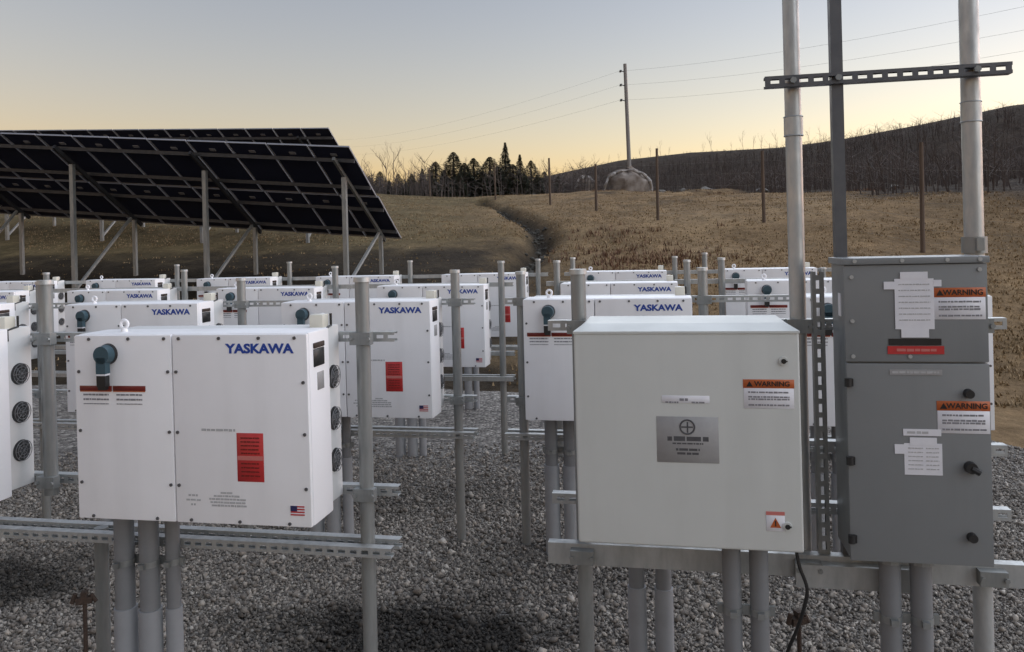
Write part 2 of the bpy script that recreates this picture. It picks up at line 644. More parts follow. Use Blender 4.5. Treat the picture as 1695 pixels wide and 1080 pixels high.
xs = np.concatenate([np.linspace(-400, -70, 12), np.linspace(-65, -22, 22), np.linspace(-20, -4.4, 26), np.linspace(-4, 4, 48), np.linspace(4.6, 60, 92), np.linspace(63, 130, 20), np.linspace(150, 400, 8)])
ys = np.concatenate([np.linspace(-60, 8, 16), np.linspace(9, 50, 84), np.linspace(51, 160, 92), np.linspace(170, 900, 16)])
verts, wood, dit = [], [], []
for y in ys:
    for x in xs:
        h = H(x, y)
        verts.append((x, y, h))
        r = ridge_h(x, y)
        dit.append(math.exp(-(ditch_d(x, y) / .55) ** 2))
        low = sstep(13.5, 17.5, x + noise.noise((x * .15, y * .15, 21)) * 3.5) * sstep(19, 24, y)
        wood.append(max(low, sstep(-1.2, .8, r - base_h(x, y) + noise.noise((x * .2, y * .2, 9)) * .9)))
nx = len(xs)
faces = [(j * nx + i, j * nx + i + 1, (j + 1) * nx + i + 1, (j + 1) * nx + i) for j in range(len(ys) - 1) for i in range(nx - 1)]
me = bpy.data.meshes.new('ground')
me.from_pydata(verts, [], faces)
me.attributes.new('wood', 'FLOAT', 'POINT').data.foreach_set('value', wood)
me.attributes.new('ditch', 'FLOAT', 'POINT').data.foreach_set('value', dit)
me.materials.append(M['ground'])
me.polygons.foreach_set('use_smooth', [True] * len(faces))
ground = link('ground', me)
ground['kind'] = 'structure'

# gravel pad with a ragged far edge
pad_far = [(-40, 11.0), (-8, 10.8), (-3, 10.6), (1.2, 10.0), (2.6, 8.9), (3.3, 7.8), (3.9, 7.1), (5, 6.7), (9, 6.4), (16, 6.2)]
top, bot = [], []
for i in range(241):
    u = -22 + 34 * i / 240
    v = lerp_table(u, [p[0] for p in pad_far], [p[1] for p in pad_far]) + noise.noise((u * 1.3, 0, 0)) * .35 + noise.noise((u * 5, 2, 0)) * .12
    top.append(uv(u, v, .008))
    bot.append(uv(u, -9, .008))
nb = len(top)
me = bpy.data.meshes.new('gravel_pad')
me.from_pydata(bot + top, [], [(i, i + 1, nb + i + 1, nb + i) for i in range(nb - 1)])
me.materials.append(M['gravel'])
pad = link('gravel_pad', me)
pad['kind'] = 'structure'


def pad_edge(x, y):
    u, v = x * CT - y * ST, x * ST + y * CT
    return v - lerp_table(u, [p[0] for p in pad_far], [p[1] for p in pad_far])


# ------------------------------------------------------------------ generic metal pieces
_strut_cache = {}


def strut_mesh(L, slotted=True, double=False, mat='galv'):
    """slotted channel along +x from 0 to L, web towards -y, 41 mm (82 mm when doubled), origin at mid height of the web face"""
    key = (round(L, 3), slotted, double, mat)
    if key in _strut_cache:
        return _strut_cache[key]
    b = MB()
    t = .0026

    def chan(z0, z1):
        b.box(0, L, 0, .041, z1 - t, z1)
        b.box(0, L, 0, .041, z0, z0 + t)
        b.box(0, L, .0385, .041, z0 + t, z0 + .0095)
        b.box(0, L, .0385, .041, z1 - .0095, z1 - t)
        zc = (z0 + z1) / 2
        if slotted:
            b.box(0, L, 0, t, z0 + t, zc - .008)
            b.box(0, L, 0, t, zc + .008, z1 - t)
            x = 0.0
            while x < L:
                b.box(x, min(L, x + .020), 0, t, zc - .008, zc + .008)
                x += .0508
        else:
            b.box(0, L, 0, t, z0 + t, z1 - t)
    if double:
        chan(0, .041)
        chan(-.0412, -.0002)
    else:
        chan(-.0205, .0205)
    _strut_cache[key] = b.mesh('strut', M[mat], smooth=False)
    return _strut_cache[key]


def vstrut_mesh(L, mat='galvd', slotted=True):
    me = strut_mesh(L, slotted, False, mat).copy()
    me.transform(Matrix.Rotation(-math.pi / 2, 4, 'Y'))
    return me


_tube_cache = {}


def vtube_mesh(r, L, mat, n=24, name='post'):
    key = (r, round(L, 3), mat, n)
    if key not in _tube_cache:
        _tube_cache[key] = MB().tube((0, 0, 0), (0, 0, L), r, n=n).mesh(name, M[mat])
    return _tube_cache[key]


ZB, ZT = .905, 1.655     # inverter bottom and top
POST_TOP = 1.878
DEP = .36

clamp_me = MB().box(-.045, .045, -.012, .028, -.026, .026).tube((-.038, -.012, 0), (-.038, -.022, 0), .009, n=6).tube((.038, -.012, 0), (.038, -.022, 0), .009, n=6).mesh('clamp', M['galvd'], False)
cap_me = MB().tube((0, 0, 0), (0, 0, .020), .036, .034, n=24).mesh('cap', M['galv'])


def make_rack(v0, posts_in, u0, u1, label, slotted, near):
    """a row frame: round posts, two struts behind the cabinets and a pair of struts below them"""
    ptop0 = POST_TOP if v0 < 3 else 1.815
    posts = posts_in
    r = thing('strut_rack', label, 'rack', uv(u0, v0, 0), -TH)
    for pu in posts:
        dz = random.uniform(-.015, .02)
        pu, ptop, pz = (tuple(pu) + (0,))[:3] if isinstance(pu, tuple) else (pu, ptop0 + random.uniform(-.02, .02), 0)
        p = link('post', vtube_mesh(.030, ptop - pz, 'galvd'), r, (pu - u0, .33, pz))
        p.rotation_euler = (random.uniform(-.006, .006), random.uniform(-.006, .006), random.uniform(0, 6))
        if ptop > 1:
            link('cap', cap_me, p, (0, 0, ptop - pz - .012))
        if near and ptop > 1:
            for z in (1.618, .962):
                link('clamp', clamp_me, r, (pu - u0, .302, z))
    L = u1 - u0
    for z in (1.618, .962):
        link('strut', strut_mesh(L, slotted), r, (0, .362, z))
    link('strut', strut_mesh(L, slotted), r, (0, .259, .737))
    link('strut', strut_mesh(L, slotted), r, (0, .362, .737))
    return r


# ------------------------------------------------------------------ inverter cabinet
def dashes(b, x0, x1, z, h, y=0.0, seed=0, gap=.3):
    """a line of unreadable small print"""
    r = random.Random(seed)
    x = x0
    while x < x1 - h * .4:
        w = h * r.uniform(.7, 3.2)
        b.box(x, min(x1, x + w), y - .0005, y + .0003, z - h / 2 * r.uniform(.75, 1), z + h / 2 * r.uniform(.75, 1))
        x += w + h * r.uniform(.25, .25 + gap)
    return b


def warning_label(parent, x, z, w, h, y, head='orange', seed=0, text=True):
    """header band over a white field of small print; top left corner at x, z, face at y"""
    hh = h * .30
    lab = link('warning_label', bbox('warning_label', M['paper'], x, x + w, y - .0012, y, z - h, z - hh, .0004, 1), parent)
    link('header', bbox('header', M[head], x - w * .01, x + w * 1.01, y - .0014, y, z - hh, z, .0004, 1), lab)
    if text:
        b = MB()
        cx = x + w * .12
        b.add([(cx - hh * .36, y - .002, z - hh * .82), (cx + hh * .36, y - .002, z - hh * .82), (cx, y - .002, z - hh * .2)], [(0, 1, 2)])
        link('symbol', b.mesh('symbol', M['black'], False), lab)
        link('lettering', text_mesh('lettering', 'WARNING', hh * .80, M['black'], bold=.0005, sx=1.0), lab, (x + w * .57, y - .002, z - hh * .52))
    b = MB()
    for k, zz in enumerate((.44, .60, .68, .88)):
        dashes(b, x + w * .09, x + w * (.91 if k < 3 else .93), z - h * zz, h * .062, y - .0015, seed + k, .25)
    link('small_print', b.mesh('small_print', M['ink'], False), lab)
    return lab


YLOGO = text_mesh('lettering', 'YASKAWA', .0505, M['logo'], bold=.0019, sx=1.17)


def make_inverter():
    t = thing('inverter', 'proto', 'inverter')
    W2 = .51
    hh = ZT - ZB
    en = link('enclosure', bbox('enclosure', M['white'], -W2, W2, .022, .205, 0, hh, .008), t)
    rh = link('rear_housing', bbox('rear_housing', M['housing'], -W2 + .025, W2 - .025, .206, DEP, .018, hh - .003, .006), t)
    seam = -.068
    dl = link('door', bbox('door', M['white'], -W2, seam - .0025, 0, .021, .002, hh - .003, .006), t)
    dr = link('door', bbox('door', M['white'], seam + .0025, W2, 0, .021, .002, hh - .003, .006), t)
    scr = MB().tube((0, -.004, 0), (0, .001, 0), .0068, n=8).mesh('screw', M['screw'])
    for x, z in ((-.44, hh - .018), (-.26, hh - .018), (-.10, hh - .018), (-.49, .60), (-.49, .36), (-.49, .15), (seam - .018, .60), (seam - .018, .36), (seam - .018, .15), (-.44, .014), (-.15, .014)):
        link('screw', scr, dl, (x, 0, z))
    for x, z in ((-.035, hh - .018), (.14, hh - .018), (.31, hh - .018), (.46, hh - .018), (seam + .018, .60), (seam + .018, .36), (seam + .018, .15), (W2 - .018, .56), (W2 - .018, .36), (W2 - .018, .15), (.0, .014), (.21, .014), (.42, .014)):
        link('screw', scr, dr, (x, 0, z))
    # disconnect handle
    hx, hz = -.352, .672
    b = MB().tube((hx, 0, hz), (hx, -.012, hz), .043, .040, n=28)
    hd = link('handle', b.mesh('handle', M['black']), t)
    b = MB().tube((hx, -.012, hz), (hx, -.045, hz), .039, .035, n=28)
    b.box(hx - .024, hx + .018, -.045, -.016, hz - .075, hz - .01)
    link('knob', b.mesh('knob', M['teal']), hd)
    b = MB().box(hx - .024, hx + .016, -.043, -.018, hz - .128, hz - .082)
    b.box(hx - .020, hx + .012, -.041, -.020, hz - .14, hz - .128)
    link('lever', b.mesh('lever', M['black'], False), hd)
    link('lever_band', MB().box(hx - .025, hx + .018, -.0445, -.017, hz - .082, hz - .075).mesh('lever_band', M['paper'], False), hd)
    # pair of danger labels under the handle
    for k, x in enumerate((-.488, -.336)):
        lb = link('danger_label', bbox('danger_label', M['dred'], x, x + .148, -.0016, 0, .523, .543, .0004, 1), t)
        b = MB()
        for q, z in enumerate((.507, .488, .470)):
            dashes(b, x + .016, x + .132, z, .0075 if q < 2 else .004, -.001, 10 * k + q)
        link('small_print', b.mesh('small_print', M['ink'], False), lb)['kind'] = 'stuff'
        link('header_edge', MB().box(x + .002, x + .146, -.0018, -.0002, .519, .5228).mesh('header_edge', M['orange'], False), lb)
    # maker's name, red sticker, prints, flag
    link('maker_lettering', YLOGO, t, (.312, -.0012, .690))
    st = link('red_sticker', bbox('red_sticker', M['red'], .205, .318, -.0014, 0, .172, .362, .0004, 1), t)
    link('sticker_band', MB().box(.208, .315, -.0022, -.0006, .256, .273).mesh('sticker_band', M['pink'], False), st)
    b = MB()
    for q in range(5):
        dashes(b, .222, .302, .343 - q * .015, .006, -.002, 40 + q)
    for q in range(4):
        dashes(b, .222, .302, .243 - q * .016, .006, -.002, 50 + q)
    link('small_print', b.mesh('small_print', M['dred'], False), st)
    b = MB()
    dashes(b, .055, .20, .372, .010, -.0008, 61)
    for q, (x0, x1) in enumerate(((.13, .18), (.10, .21), (.08, .24), (.085, .235), (.09, .24))):
        dashes(b, x0, x1, .125 - q * .0125, .008, -.0008, 70 + q, .15)
    for q, (x0, x1) in enumerate(((-.01, .03), (-.02, .045), (.0, .02))):
        dashes(b, x0, x1, .112 - q * .018, .008, -.0008, 80 + q)
    link('faint_print', b.mesh('faint_print', M['fink'], False), t)['kind'] = 'stuff'
    fl = link('flag_sticker', MB().box(.425, .483, -.0014, 0, .048, .085).mesh('flag_sticker', M['paper'], False), t)
    b = MB()
    for q in range(4):
        b.box(.425, .483, -.0022, -.001, .048 + q * .0106, .0533 + q * .0106)
    link('stripes', b.mesh('stripes', M['red'], False), fl)
    link('canton', MB().box(.425, .452, -.0028, -.0015, .0645, .0852).mesh('canton', M['navy'], False), fl)
    # fans in the right flank
    gb = MB()
    for R in (.046, .032, .019):
        gb.ring((0, 0, 0), (1, 0, 0), R, .0016, 22, 5)
    for a in range(4):
        c, s = math.cos(a * math.pi / 4), math.sin(a * math.pi / 4)
        gb.tube((0, -c * .047, -s * .047), (0, c * .047, s * .047), .0014, n=5)
    guard = gb.mesh('guard', M['fang'])
    db = MB().tube((-.003, 0, 0), (.001, 0, 0), .049, n=26)
    for a in range(7):
        t0 = a * 2 * math.pi / 7
        p = [(0.002, math.cos(t0) * .014, math.sin(t0) * .014), (.002, math.cos(t0 + .3) * .044, math.sin(t0 + .3) * .044), (.007, math.cos(t0 + .9) * .044, math.sin(t0 + .9) * .044), (.007, math.cos(t0 + .6) * .014, math.sin(t0 + .6) * .014)]
        db.add(p, [(0, 1, 2, 3)])
    db.tube((.001, 0, 0), (.008, 0, 0), .015, n=14)
    disc = db.mesh('fan', M['fan'])
    for z in (.535, .36, .185):
        f = link('fan', disc, t, (W2 - .0235, .288, z))
        link('guard', guard, f, (.012, 0, 0))
    # display and rating plate on the front flank
    link('display', bbox('display', M['black'], W2 - .001, W2 + .004, .055, .150, .610, .680, .002, 1), t)
    link('display_reflection', bbox('display_reflection', M['rust'], W2 - .001, W2 + .006, .055, .150, .683, .704, .002, 1), t)  # brown reflection over the display, put in as a coloured strip
    link('rating_plate', bbox('rating_plate', M['plaque'], W2 - .001, W2 + .0015, .085, .145, .515, .585, .0005, 1), t)
    # lifting eyes and cable gland box
    eye = MB().ring((0, 0, .032), (0, 1, 0), .017, .0065, 18, 8).tube((0, 0, 0), (0, 0, .016), .015, .010, n=14).mesh('lifting_eye', M['white'])
    link('lifting_eye', eye, t, (-.36, .11, hh - .001))
    link('lifting_eye', eye, t, (.44, .30, hh - .004))
    gl = link('gland_box', bbox('gland_box', M['cream'], .415, .475, .225, .285, hh - .006, hh + .050, .005), t)
    b = MB().path([(.482, .23, hh - .06), (.482, .23, hh - .01), (.482, .29, hh + .0), (.482, .29, hh + .05)], .0055, 8)
    link('bracket', b.mesh('bracket', M['black']), gl)
    return t


ORD = ['', 'first', 'second', 'third', 'fourth', 'fifth', 'sixth', 'seventh']
rows = [
    (2.81, [-1.835, -3.365]),
    (4.78, [1.29, -.33, -1.95, -3.57, -5.19]),
    (6.93, [1.22, -.38, -2.10, -3.75, -5.40, -7.05]),
    (9.07, [1.15, -.47, -2.09, -3.71, -5.33, -6.95, -8.57]),
]
proto = make_inverter()
row_name = ['front', 'second', 'third', 'rearmost']
k = 0
inv = {}
for ri, (v0, us) in enumerate(rows):
    for ci, u in enumerate(us):
        o = proto if k == 0 else copy_tree(proto)
        k += 1
        o.location = uv(u - .03, v0 + random.uniform(-.008, .008), ZB + (.022, 0, -.018, 0)[ri] + random.uniform(-.004, .004))
        o.rotation_euler = (random.uniform(-.004, .004), random.uniform(-.005, .005), -TH + random.uniform(-.006, .006))
        if ri == 0:
            lab = ['large white inverter cabinet with teal handle left of the light grey cabinet, front rack', 'white inverter whose three round side fans face the large front inverter'][ci]
        elif ri == 1:
            lab = ['white inverter of second rack row standing hidden behind the dark grey panelboard', 'white inverter of second rack row half covered by the light grey cabinet',
                   'white inverter of second rack row with red sticker showing past the round post',
                   'white inverter of second rack row behind the large front inverter, only its top showing', 'white inverter of second rack row behind the inverter with three fans'][ci]
        else:
            lab = 'white inverter on the %s rack row, %s one counted from the dark grey panelboard side' % (row_name[ri], ORD[ci + 1])
        o['label'] = lab
        o['group'] = 'white inverters on the racks'
        inv[(ri, ci)] = o

# racks carrying them
fr = make_rack(2.81, [-1.262, (-2.797, POST_TOP, .90), (-2.545, .757), -4.33], -5.4, -1.135, 'long galvanised rack carrying the two front white inverters', True, True)
make_rack(4.78, [-1.387, -2.95, -4.60, -6.2], -6.9, -1.27, 'galvanised rack of the second row, left of the gap between racks', True, True)
make_rack(4.78, [-.943, .236, (1.815, 1.64)], -1.06, 1.86, 'galvanised rack of the second row behind the light grey cabinet', True, True)
make_rack(6.93, [-1.53, -3.18, -4.83, -6.48], -8.2, -1.42, 'galvanised rack of the third row, left of the gap between racks', False, False)
make_rack(6.93, [-1.0, .20, .50, (1.80, 1.64)], -1.1, 1.95, 'galvanised rack of the third row with two free posts beside an inverter', False, False)
make_rack(9.07, [-1.52, -3.14, -4.76, -6.38], -9.6, -1.4, 'galvanised rack of the rearmost row, left of the gap between racks', False, False)
make_rack(9.07, [-1.1, .10, .45, (1.75, 1.64)], -1.2, 1.9, 'galvanised rack of the rearmost row nearest the dry field', False, False)


# conduits below the inverters
def make_bundle(v0, u, specs, ztop, label, group=None, zc=.47):
    t = thing('conduit_bundle', label, 'conduit', uv(u, v0, 0), -TH, group)
    for (dx, dy, r) in specs:
        p = link('pipe', vtube_mesh(r, ztop + .02, 'pvc', 24, 'pipe'), t, (dx, dy, 0))
        link('sleeve', MB().tube((0, 0, 0), (0, 0, zc), r * 1.17, n=24).mesh('sleeve', M['pvcl']), p)
        link('locknut', MB().tube((0, 0, ztop - .026), (0, 0, ztop - .002), r * 1.22, n=10).mesh('locknut', M['galvd']), p)
    dx0 = min(s[0] - s[2] for s in specs) - .02
    dx1 = max(s[0] + s[2] for s in specs) + .02
    yb = max(s[1] for s in specs)
    b = MB()
    for (dx, dy, r) in specs:
        b.tube((dx, dy, .655), (dx, dy, .680), r * 1.07, n=24)
        b.box(dx - .012, dx + .012, dy - r * 1.07 - .018, dy - r * .9, .657, .678)
    b.box(dx0, dx1, yb - .004, yb + .012, .650, .684)
    link('strap', b.mesh('strap', M['galvd']), t)
    return t


make_bundle(2.81, -2.215, [(-.115, .205, .041), (.005, .205, .041), (.098, .235, .030)], ZB, 'three grey plastic conduits dropping from the large front inverter')
for ri, (v0, us) in enumerate(rows):
    if ri == 0:
        continue
    for ci, u in enumerate(us):
        if ri == 3 and ci > 5:
            continue
        make_bundle(v0, u - .30, [(-.115, .205, .041), (.005, .205, .041), (.098, .235, .030)], ZB,
                    'three grey conduits under the %s inverter of the %s rack row from the panelboard' % (ORD[ci + 1], row_name[ri]), 'conduits under the racks', zc=.58)

# ------------------------------------------------------------------ right rack: posts, struts
VR = 3.12
rk = thing('pole_rack', 'tall galvanised pole rack holding the light grey cabinet and dark panelboard', 'rack', uv(-.47, VR, 0), -TH)


def rku(u, dv, z):
    return (u + .47, dv, z)


p = link('post', vtube_mesh(.030, 1.885, 'galvd'), rk, rku(-.342, 0, 0))
link('cap', cap_me, p, (0, 0, 1.873))
coup = MB().tube((0, 0, 0), (0, 0, .075), .0345, n=28).ring((0, 0, .002), (0, 0, 1), .034, .0025, 28, 6).ring((0, 0, .073), (0, 0, 1), .034, .0025, 28, 6).mesh('coupling', M['galv'])
p = link('tall_post', MB().tube((0, 0, 0), (0, 0, 3.7), .030, n=28).mesh('tall_post', M['galv']), rk, rku(.488, 0, .70))
link('coupling', coup, p, (0, 0, 1.68))
p = link('tall_post', MB().tube((0, 0, 0), (0, 0, 4.4), .0325, n=28).mesh('tall_post', M['galv']), rk, rku(1.103, 0, 0))
link('coupling', coup, p, (0, 0, 2.40))
b = MB().tube((0, 0, 0), (0, 0, .06), .042, n=28).box(-.012, .012, -.062, -.03, .01, .055)
link('collar', b.mesh('collar', M['galvd']), p, (0, 0, 1.925))
link('vertical_strut', vstrut_mesh(3.5, 'backlit', False), rk, rku(.637, -.055, .80))
link('vertical_strut', vstrut_mesh(1.15), rk, rku(.553, -.055, .72))
link('cross_strut', strut_mesh(.835, True, False, 'backlit'), rk, rku(.380, -.073, 2.578))
for z in (1.665, .965):
    link('strut', strut_mesh(1.69), rk, rku(-.473, .032, z))
link('strut', strut_mesh(.72), rk, rku(.49, .034, 1.20))
link('base_strut', strut_mesh(1.70, False, True), rk, rku(-.478, -.073, .785))
link('base_strut', strut_mesh(.42, False, True), rk, rku(.44, -.116, .765))
for u in (-.342, .488, 1.103):
    for z in (1.665, .785):
        link('clamp', clamp_me, rk, rku(u, -.028 if z > 1 else -.10, z))
bolt = MB().tube((0, 0, 0), (0, -.012, 0), .012, n=6).mesh('bolt', M['galvd'], False)
for u in (.48, 1.10, .637):
    link('bolt', bolt, rk, rku(u, -.073, 2.578))


# ------------------------------------------------------------------ light grey cabinet
GB = thing('grey_cabinet', 'square light grey steel cabinet with plaque and orange warning label', 'cabinet', uv(.055, 2.755, .943), -TH)
gw, gh, gd = .378, .747, .365
link('body', bbox('body', M['grey'], -gw + .012, gw - .012, .03, gd, .006, gh - .006, .006), GB)
dm = bbox('door', M['grey'], -gw, gw, 0, .028, 0, gh - .010, .008, 3)
dr = link('door', dm, GB)
b = MB()   # sloped drip hood over the door
x0, x1 = -gw - .002, gw + .002
vs = [(x0, -.003, gh - .012), (x1, -.003, gh - .012), (x1, -.003, gh - .004), (x0, -.003, gh - .004),
      (x0 + .03, .10, gh + .014), (x1 - .03, .10, gh + .014), (x0 + .03, gd - .01, gh + .016), (x1 - .03, gd - .01, gh + .016), (x0 + .03, gd - .01, gh - .012), (x1 - .03, gd - .01, gh - .012)]
b.add(vs, [(0, 1, 2, 3), (3, 2, 5, 4), (4, 5, 7, 6), (6, 7, 9, 8), (0, 3, 4), (0, 4, 6, 8), (1, 5, 2), (1, 9, 7, 5), (0, 8, 9, 1)])
link('hood', b.mesh('hood', M['grey'], False), GB)
for z in (gh - .105, .088):
    lt = link('latch', MB().tube((0, 0, 0), (0, -.006, 0), .0155, .0145, n=20).mesh('latch', M['grey']), dr, (gw - .052, 0, z))
    link('slot', MB().tube((0, -.006, 0), (0, -.009, 0), .0085, n=12).box(-.002, .012, -.010, -.006, -.002, .002).mesh('slot', M['black']), lt)
warning_label(dr, .195, gh - .167, .162, .098, 0, seed=100)
pl = link('plaque', bbox('plaque', M['plaque'], -.098, .110, -.0014, 0, .292, .450, .0005, 1), dr)
b = MB().ring((.006, -.002, .415), (0, 1, 0), .024, .0028, 28, 6)
b.box(-.014, .024, -.0022, -.0008, .412, .417)
b.box(.004, .009, -.0022, -.0008, .395, .432)
link('emblem', b.mesh('emblem', M['dink']), pl)
b = MB()
dashes(b, -.062, .076, .374, .017, -.0012, 121, .12)
dashes(b, -.045, .058, .358, .006, -.0012, 122, .2)
dashes(b, -.034, .046, .337, .010, -.0012, 123, .2)
dashes(b, -.030, .042, .324, .009, -.0012, 124, .2)
link('small_print', b.mesh('small_print', M['dink'], False), pl)['kind'] = 'stuff'
pt = link('tape_label', bbox('tape_label', M['paper'], -.078, .082, -.0014, 0, .497, .522, .0004, 1), dr)
b = MB()
dashes(b, -.018, .010, .509, .010, -.0012, 131, .1)
dashes(b, -.066, -.022, .499, .006, -.0012, 132, .1)
dashes(b, .022, .066, .499, .006, -.0012, 133, .1)
link('small_print', b.mesh('small_print', M['ink'], False), pt)['kind'] = 'stuff'
sk = link('hazard_sticker', bbox('hazard_sticker', M['paper'], .258, .318, -.0014, 0, .070, .128, .0004, 1), dr)
link('header', MB().box(.258, .318, -.0020, -.0006, .124, .136).mesh('header', M['pink'], False), sk)
b = MB().add([(.270, -.002, .082), (.306, -.002, .082), (.288, -.002, .116)], [(0, 1, 2)])
link('symbol', b.mesh('symbol', M['orange'], False), sk)
b = MB().box(.286, .290, -.0026, -.0018, .087, .106)
link('mark', b.mesh('mark', M['black'], False), sk)

# ------------------------------------------------------------------ dark grey panelboard
PB = thing('panelboard', 'tall dark grey electrical panelboard with paper labels and black latches', 'panelboard', uv(.822, 2.85, .888), -TH)
pw, ph, pd = .224, 1.03, .225
link('body', bbox('body', M['dgrey'], -pw + .004, pw - .004, .020, pd, 0, ph - .004, .005), PB)
d1 = link('door', bbox('door', M['dgrey'], -pw, pw, 0, .019, .002, .676, .005), PB)
d2 = link('trim_panel', bbox('trim_panel', M['dgrey'], -pw, pw, .002, .019, .681, ph - .020, .004), PB)
lid = link('top_cap', bbox('top_cap', M['dgrey'], -pw - .006, pw + .006, -.006, pd + .004, ph - .018, ph + .004, .003), PB)
sc = MB().tube((0, 0, 0), (0, -.005, 0), .007, n=8).mesh('screw', M['galv'])
for x in (-.19, -.04, .10, .20):
    link('screw', sc, lid, (x, -.004, ph - .006))
for x, z in ((-.20, .70), (-.20, .82), (-.20, .97), (.20, .99), (-.02, .70)):
    link('screw', sc, d2, (x, .002, z))
for z in (.612, .345, .078):
    link('hinge', MB().tube((0, 0, -.014), (0, 0, .014), .012, n=14).box(0, .016, -.004, .010, -.013, .013).mesh('hinge', M['black']), d1, (-pw + .004, -.006, z))
lat = MB().tube((0, .002, 0), (0, -.020, 0), .0165, .014, n=18).mesh('latch', M['black'])
for z in (.578, .100):
    link('latch', lat, d1, (pw - .068, 0, z))
b = MB().tube((0, .002, 0), (0, -.022, 0), .020, .018, n=18)
b.path([(0, -.016, 0), (.024, -.020, -.014)], .011, 8)
link('latch', b.mesh('latch', M['black']), d1, (pw - .068, 0, .333))
warning_label(d2, .058, ph - .100, .158, .106, .002, seed=200)
warning_label(d1, .060, .552, .160, .108, 0, seed=210)
# papers taped to the doors
pp = link('paper_sheet', MB().box(-.064, .058, -.0015, .001, .792, .962).mesh('paper_sheet', M['paper'], False), d2)
link('tape', MB().box(-.098, -.064, -.0022, -.0012, .927, .953).mesh('tape', M['paper'], False), pp)
link('tape', MB().box(.058, .082, -.0022, -.0012, .935, .957).mesh('tape', M['paper'], False), pp)
link('tape', MB().box(-.046, .040, -.0022, -.0010, .764, .792).mesh('tape', M['paper'], False), pp)
link('tape', MB().box(-.046, .040, -.0022, -.0010, .962, .985).mesh('tape', M['paper'], False), pp)
b = MB()
for q in range(7):
    dashes(b, -.052, .046, .943 - q * .020, .004, -.0018, 220 + q, .6)
link('small_print', b.mesh('small_print', M['fink'], False), pp)['kind'] = 'stuff'
nm = link('nameplate', MB().box(-.086, .078, -.001, .0025, .738, .760).mesh('nameplate', M['black'], False), d2)
ds = link('red_strip', MB().box(-.090, .086, -.001, .0025, .708, .735).mesh('red_strip', M['red'], False), d2)
link('small_print', dashes(MB(), -.062, .062, .7215, .010, -.0014, 240, .15).mesh('small_print', M['pink'], False), ds)
np_ = link('nameplate', MB().box(-.086, .078, -.0022, .0005, .638, .656).mesh('nameplate', M['plaque'], False), d1)
link('small_print', dashes(MB(), -.078, .068, .647, .008, -.0026, 241, .15).mesh('small_print', M['fink'], False), np_)
pp = link('paper_sheet', MB().box(-.046, .072, -.0015, .001, .302, .408).mesh('paper_sheet', M['paper'], False), d1)
link('tape', MB().box(-.028, .056, -.0024, -.0012, .402, .428).mesh('tape', M['paper'], False), pp)
link('tape', MB().box(-.076, -.046, -.0022, -.0012, .372, .404).mesh('tape', M['paper'], False), pp)
link('tape', MB().box(-.048, .070, -.0022, .0005, .434, .456).mesh('tape', M['paper'], False), pp)
b = MB()
for q in range(6):
    dashes(b, -.034, .012, .392 - q * .014, .004, -.0018, 250 + q, .5)
    dashes(b, .022, .062, .392 - q * .014, .004, -.0018, 260 + q, .5)
dashes(b, -.036, .03, .445, .009, -.0025, 270, .5)
link('small_print', b.mesh('small_print', M['fink'], False), pp)['kind'] = 'stuff'
b = MB()
b.box(-pw + .0, -pw + .004, .075, .10, .84, .90)
link('side_tag', MB().box(-pw + .0015, -pw + .0045, .07, .11, .83, .91).mesh('side_tag', M['paper'], False), PB)

# conduits of the right rack
make_bundle(2.755, .255, [(-.047, .165, .033), (.047, .165, .033)], .943, 'pair of grey conduits dropping from the light grey cabinet', zc=.30)
make_bundle(2.85, .795, [(-.052, .085, .035), (.048, .085, .035)], .888, 'pair of grey conduits dropping from the dark grey panelboard', zc=.30)
make_bundle(3.45, -.085, [(-.07, 0, .034), (.045, 0, .034)], .80, 'pair of grey risers standing behind the base strut under the grey cabinet', zc=.50)

# black cable and rusty ground rods
cp = [un(1318, 912, 2.86), un(1324, 940, 2.84), un(1336, 975, 2.82), un(1330, 1010, 2.83), un(1318, 1045, 2.86), un(1304, 1078, 2.92), un(1290, 1120, 2.98), un(1270, 1180, 3.05)]
cp.append(Vector((cp[-1].x - .05, cp[-1].y + .05, .012)))
b = MB()
fine = []
for i in range(len(cp) - 1):
    for q in range(5):
        t = q / 5
        p0 = cp[max(i - 1, 0)]
        p1, p2 = cp[i], cp[i + 1]
        p3 = cp[min(i + 2, len(cp) - 1)]
        fine.append(.5 * ((2 * p1) + (p2 - p0) * t + (2 * p0 - 5 * p1 + 4 * p2 - p3) * t * t + (3 * p1 - p0 - 3 * p2 + p3) * t ** 3))
fine.append(cp[-1])
b.path(fine, .0065, 8)
thing('cable', 'thin black cable hanging loose from the light grey cabinet to the gravel', 'cable', me=b.mesh('cable', M['rubber']))


def ground_rod(px, py, Y, label):
    p = un(px, py, Y)
    t = thing('ground_rod', label, 'ground rod', (p.x, p.y, 0), .3)
    link('rod', MB().tube((0, 0, 0), (0, 0, p.z), .009, n=10).mesh('rod', M['rust']), t)
    b = MB().box(-.034, .030, -.014, .014, p.z - .036, p.z - .008).box(-.013, .012, -.016, .016, p.z - .010, p.z + .016)
    b.tube((-.05, 0, p.z - .03), (-.035, 0, p.z + .01), .010, n=8).tube((.045, 0, p.z - .035), (.025, 0, p.z), .009, n=8)
    link('clamp', b.mesh('clamp', M['rust']), t)


ground_rod(140, 985, 3.42, 'rusty ground rod with clamp standing near the front inverter conduits')
ground_rod(1322, 1018, 3.10, 'rusty ground rod with clamp beside the loose black cable')

# ------------------------------------------------------------------ solar tables
MW, ML = .99, 2.02
TILT = math.radians(30)


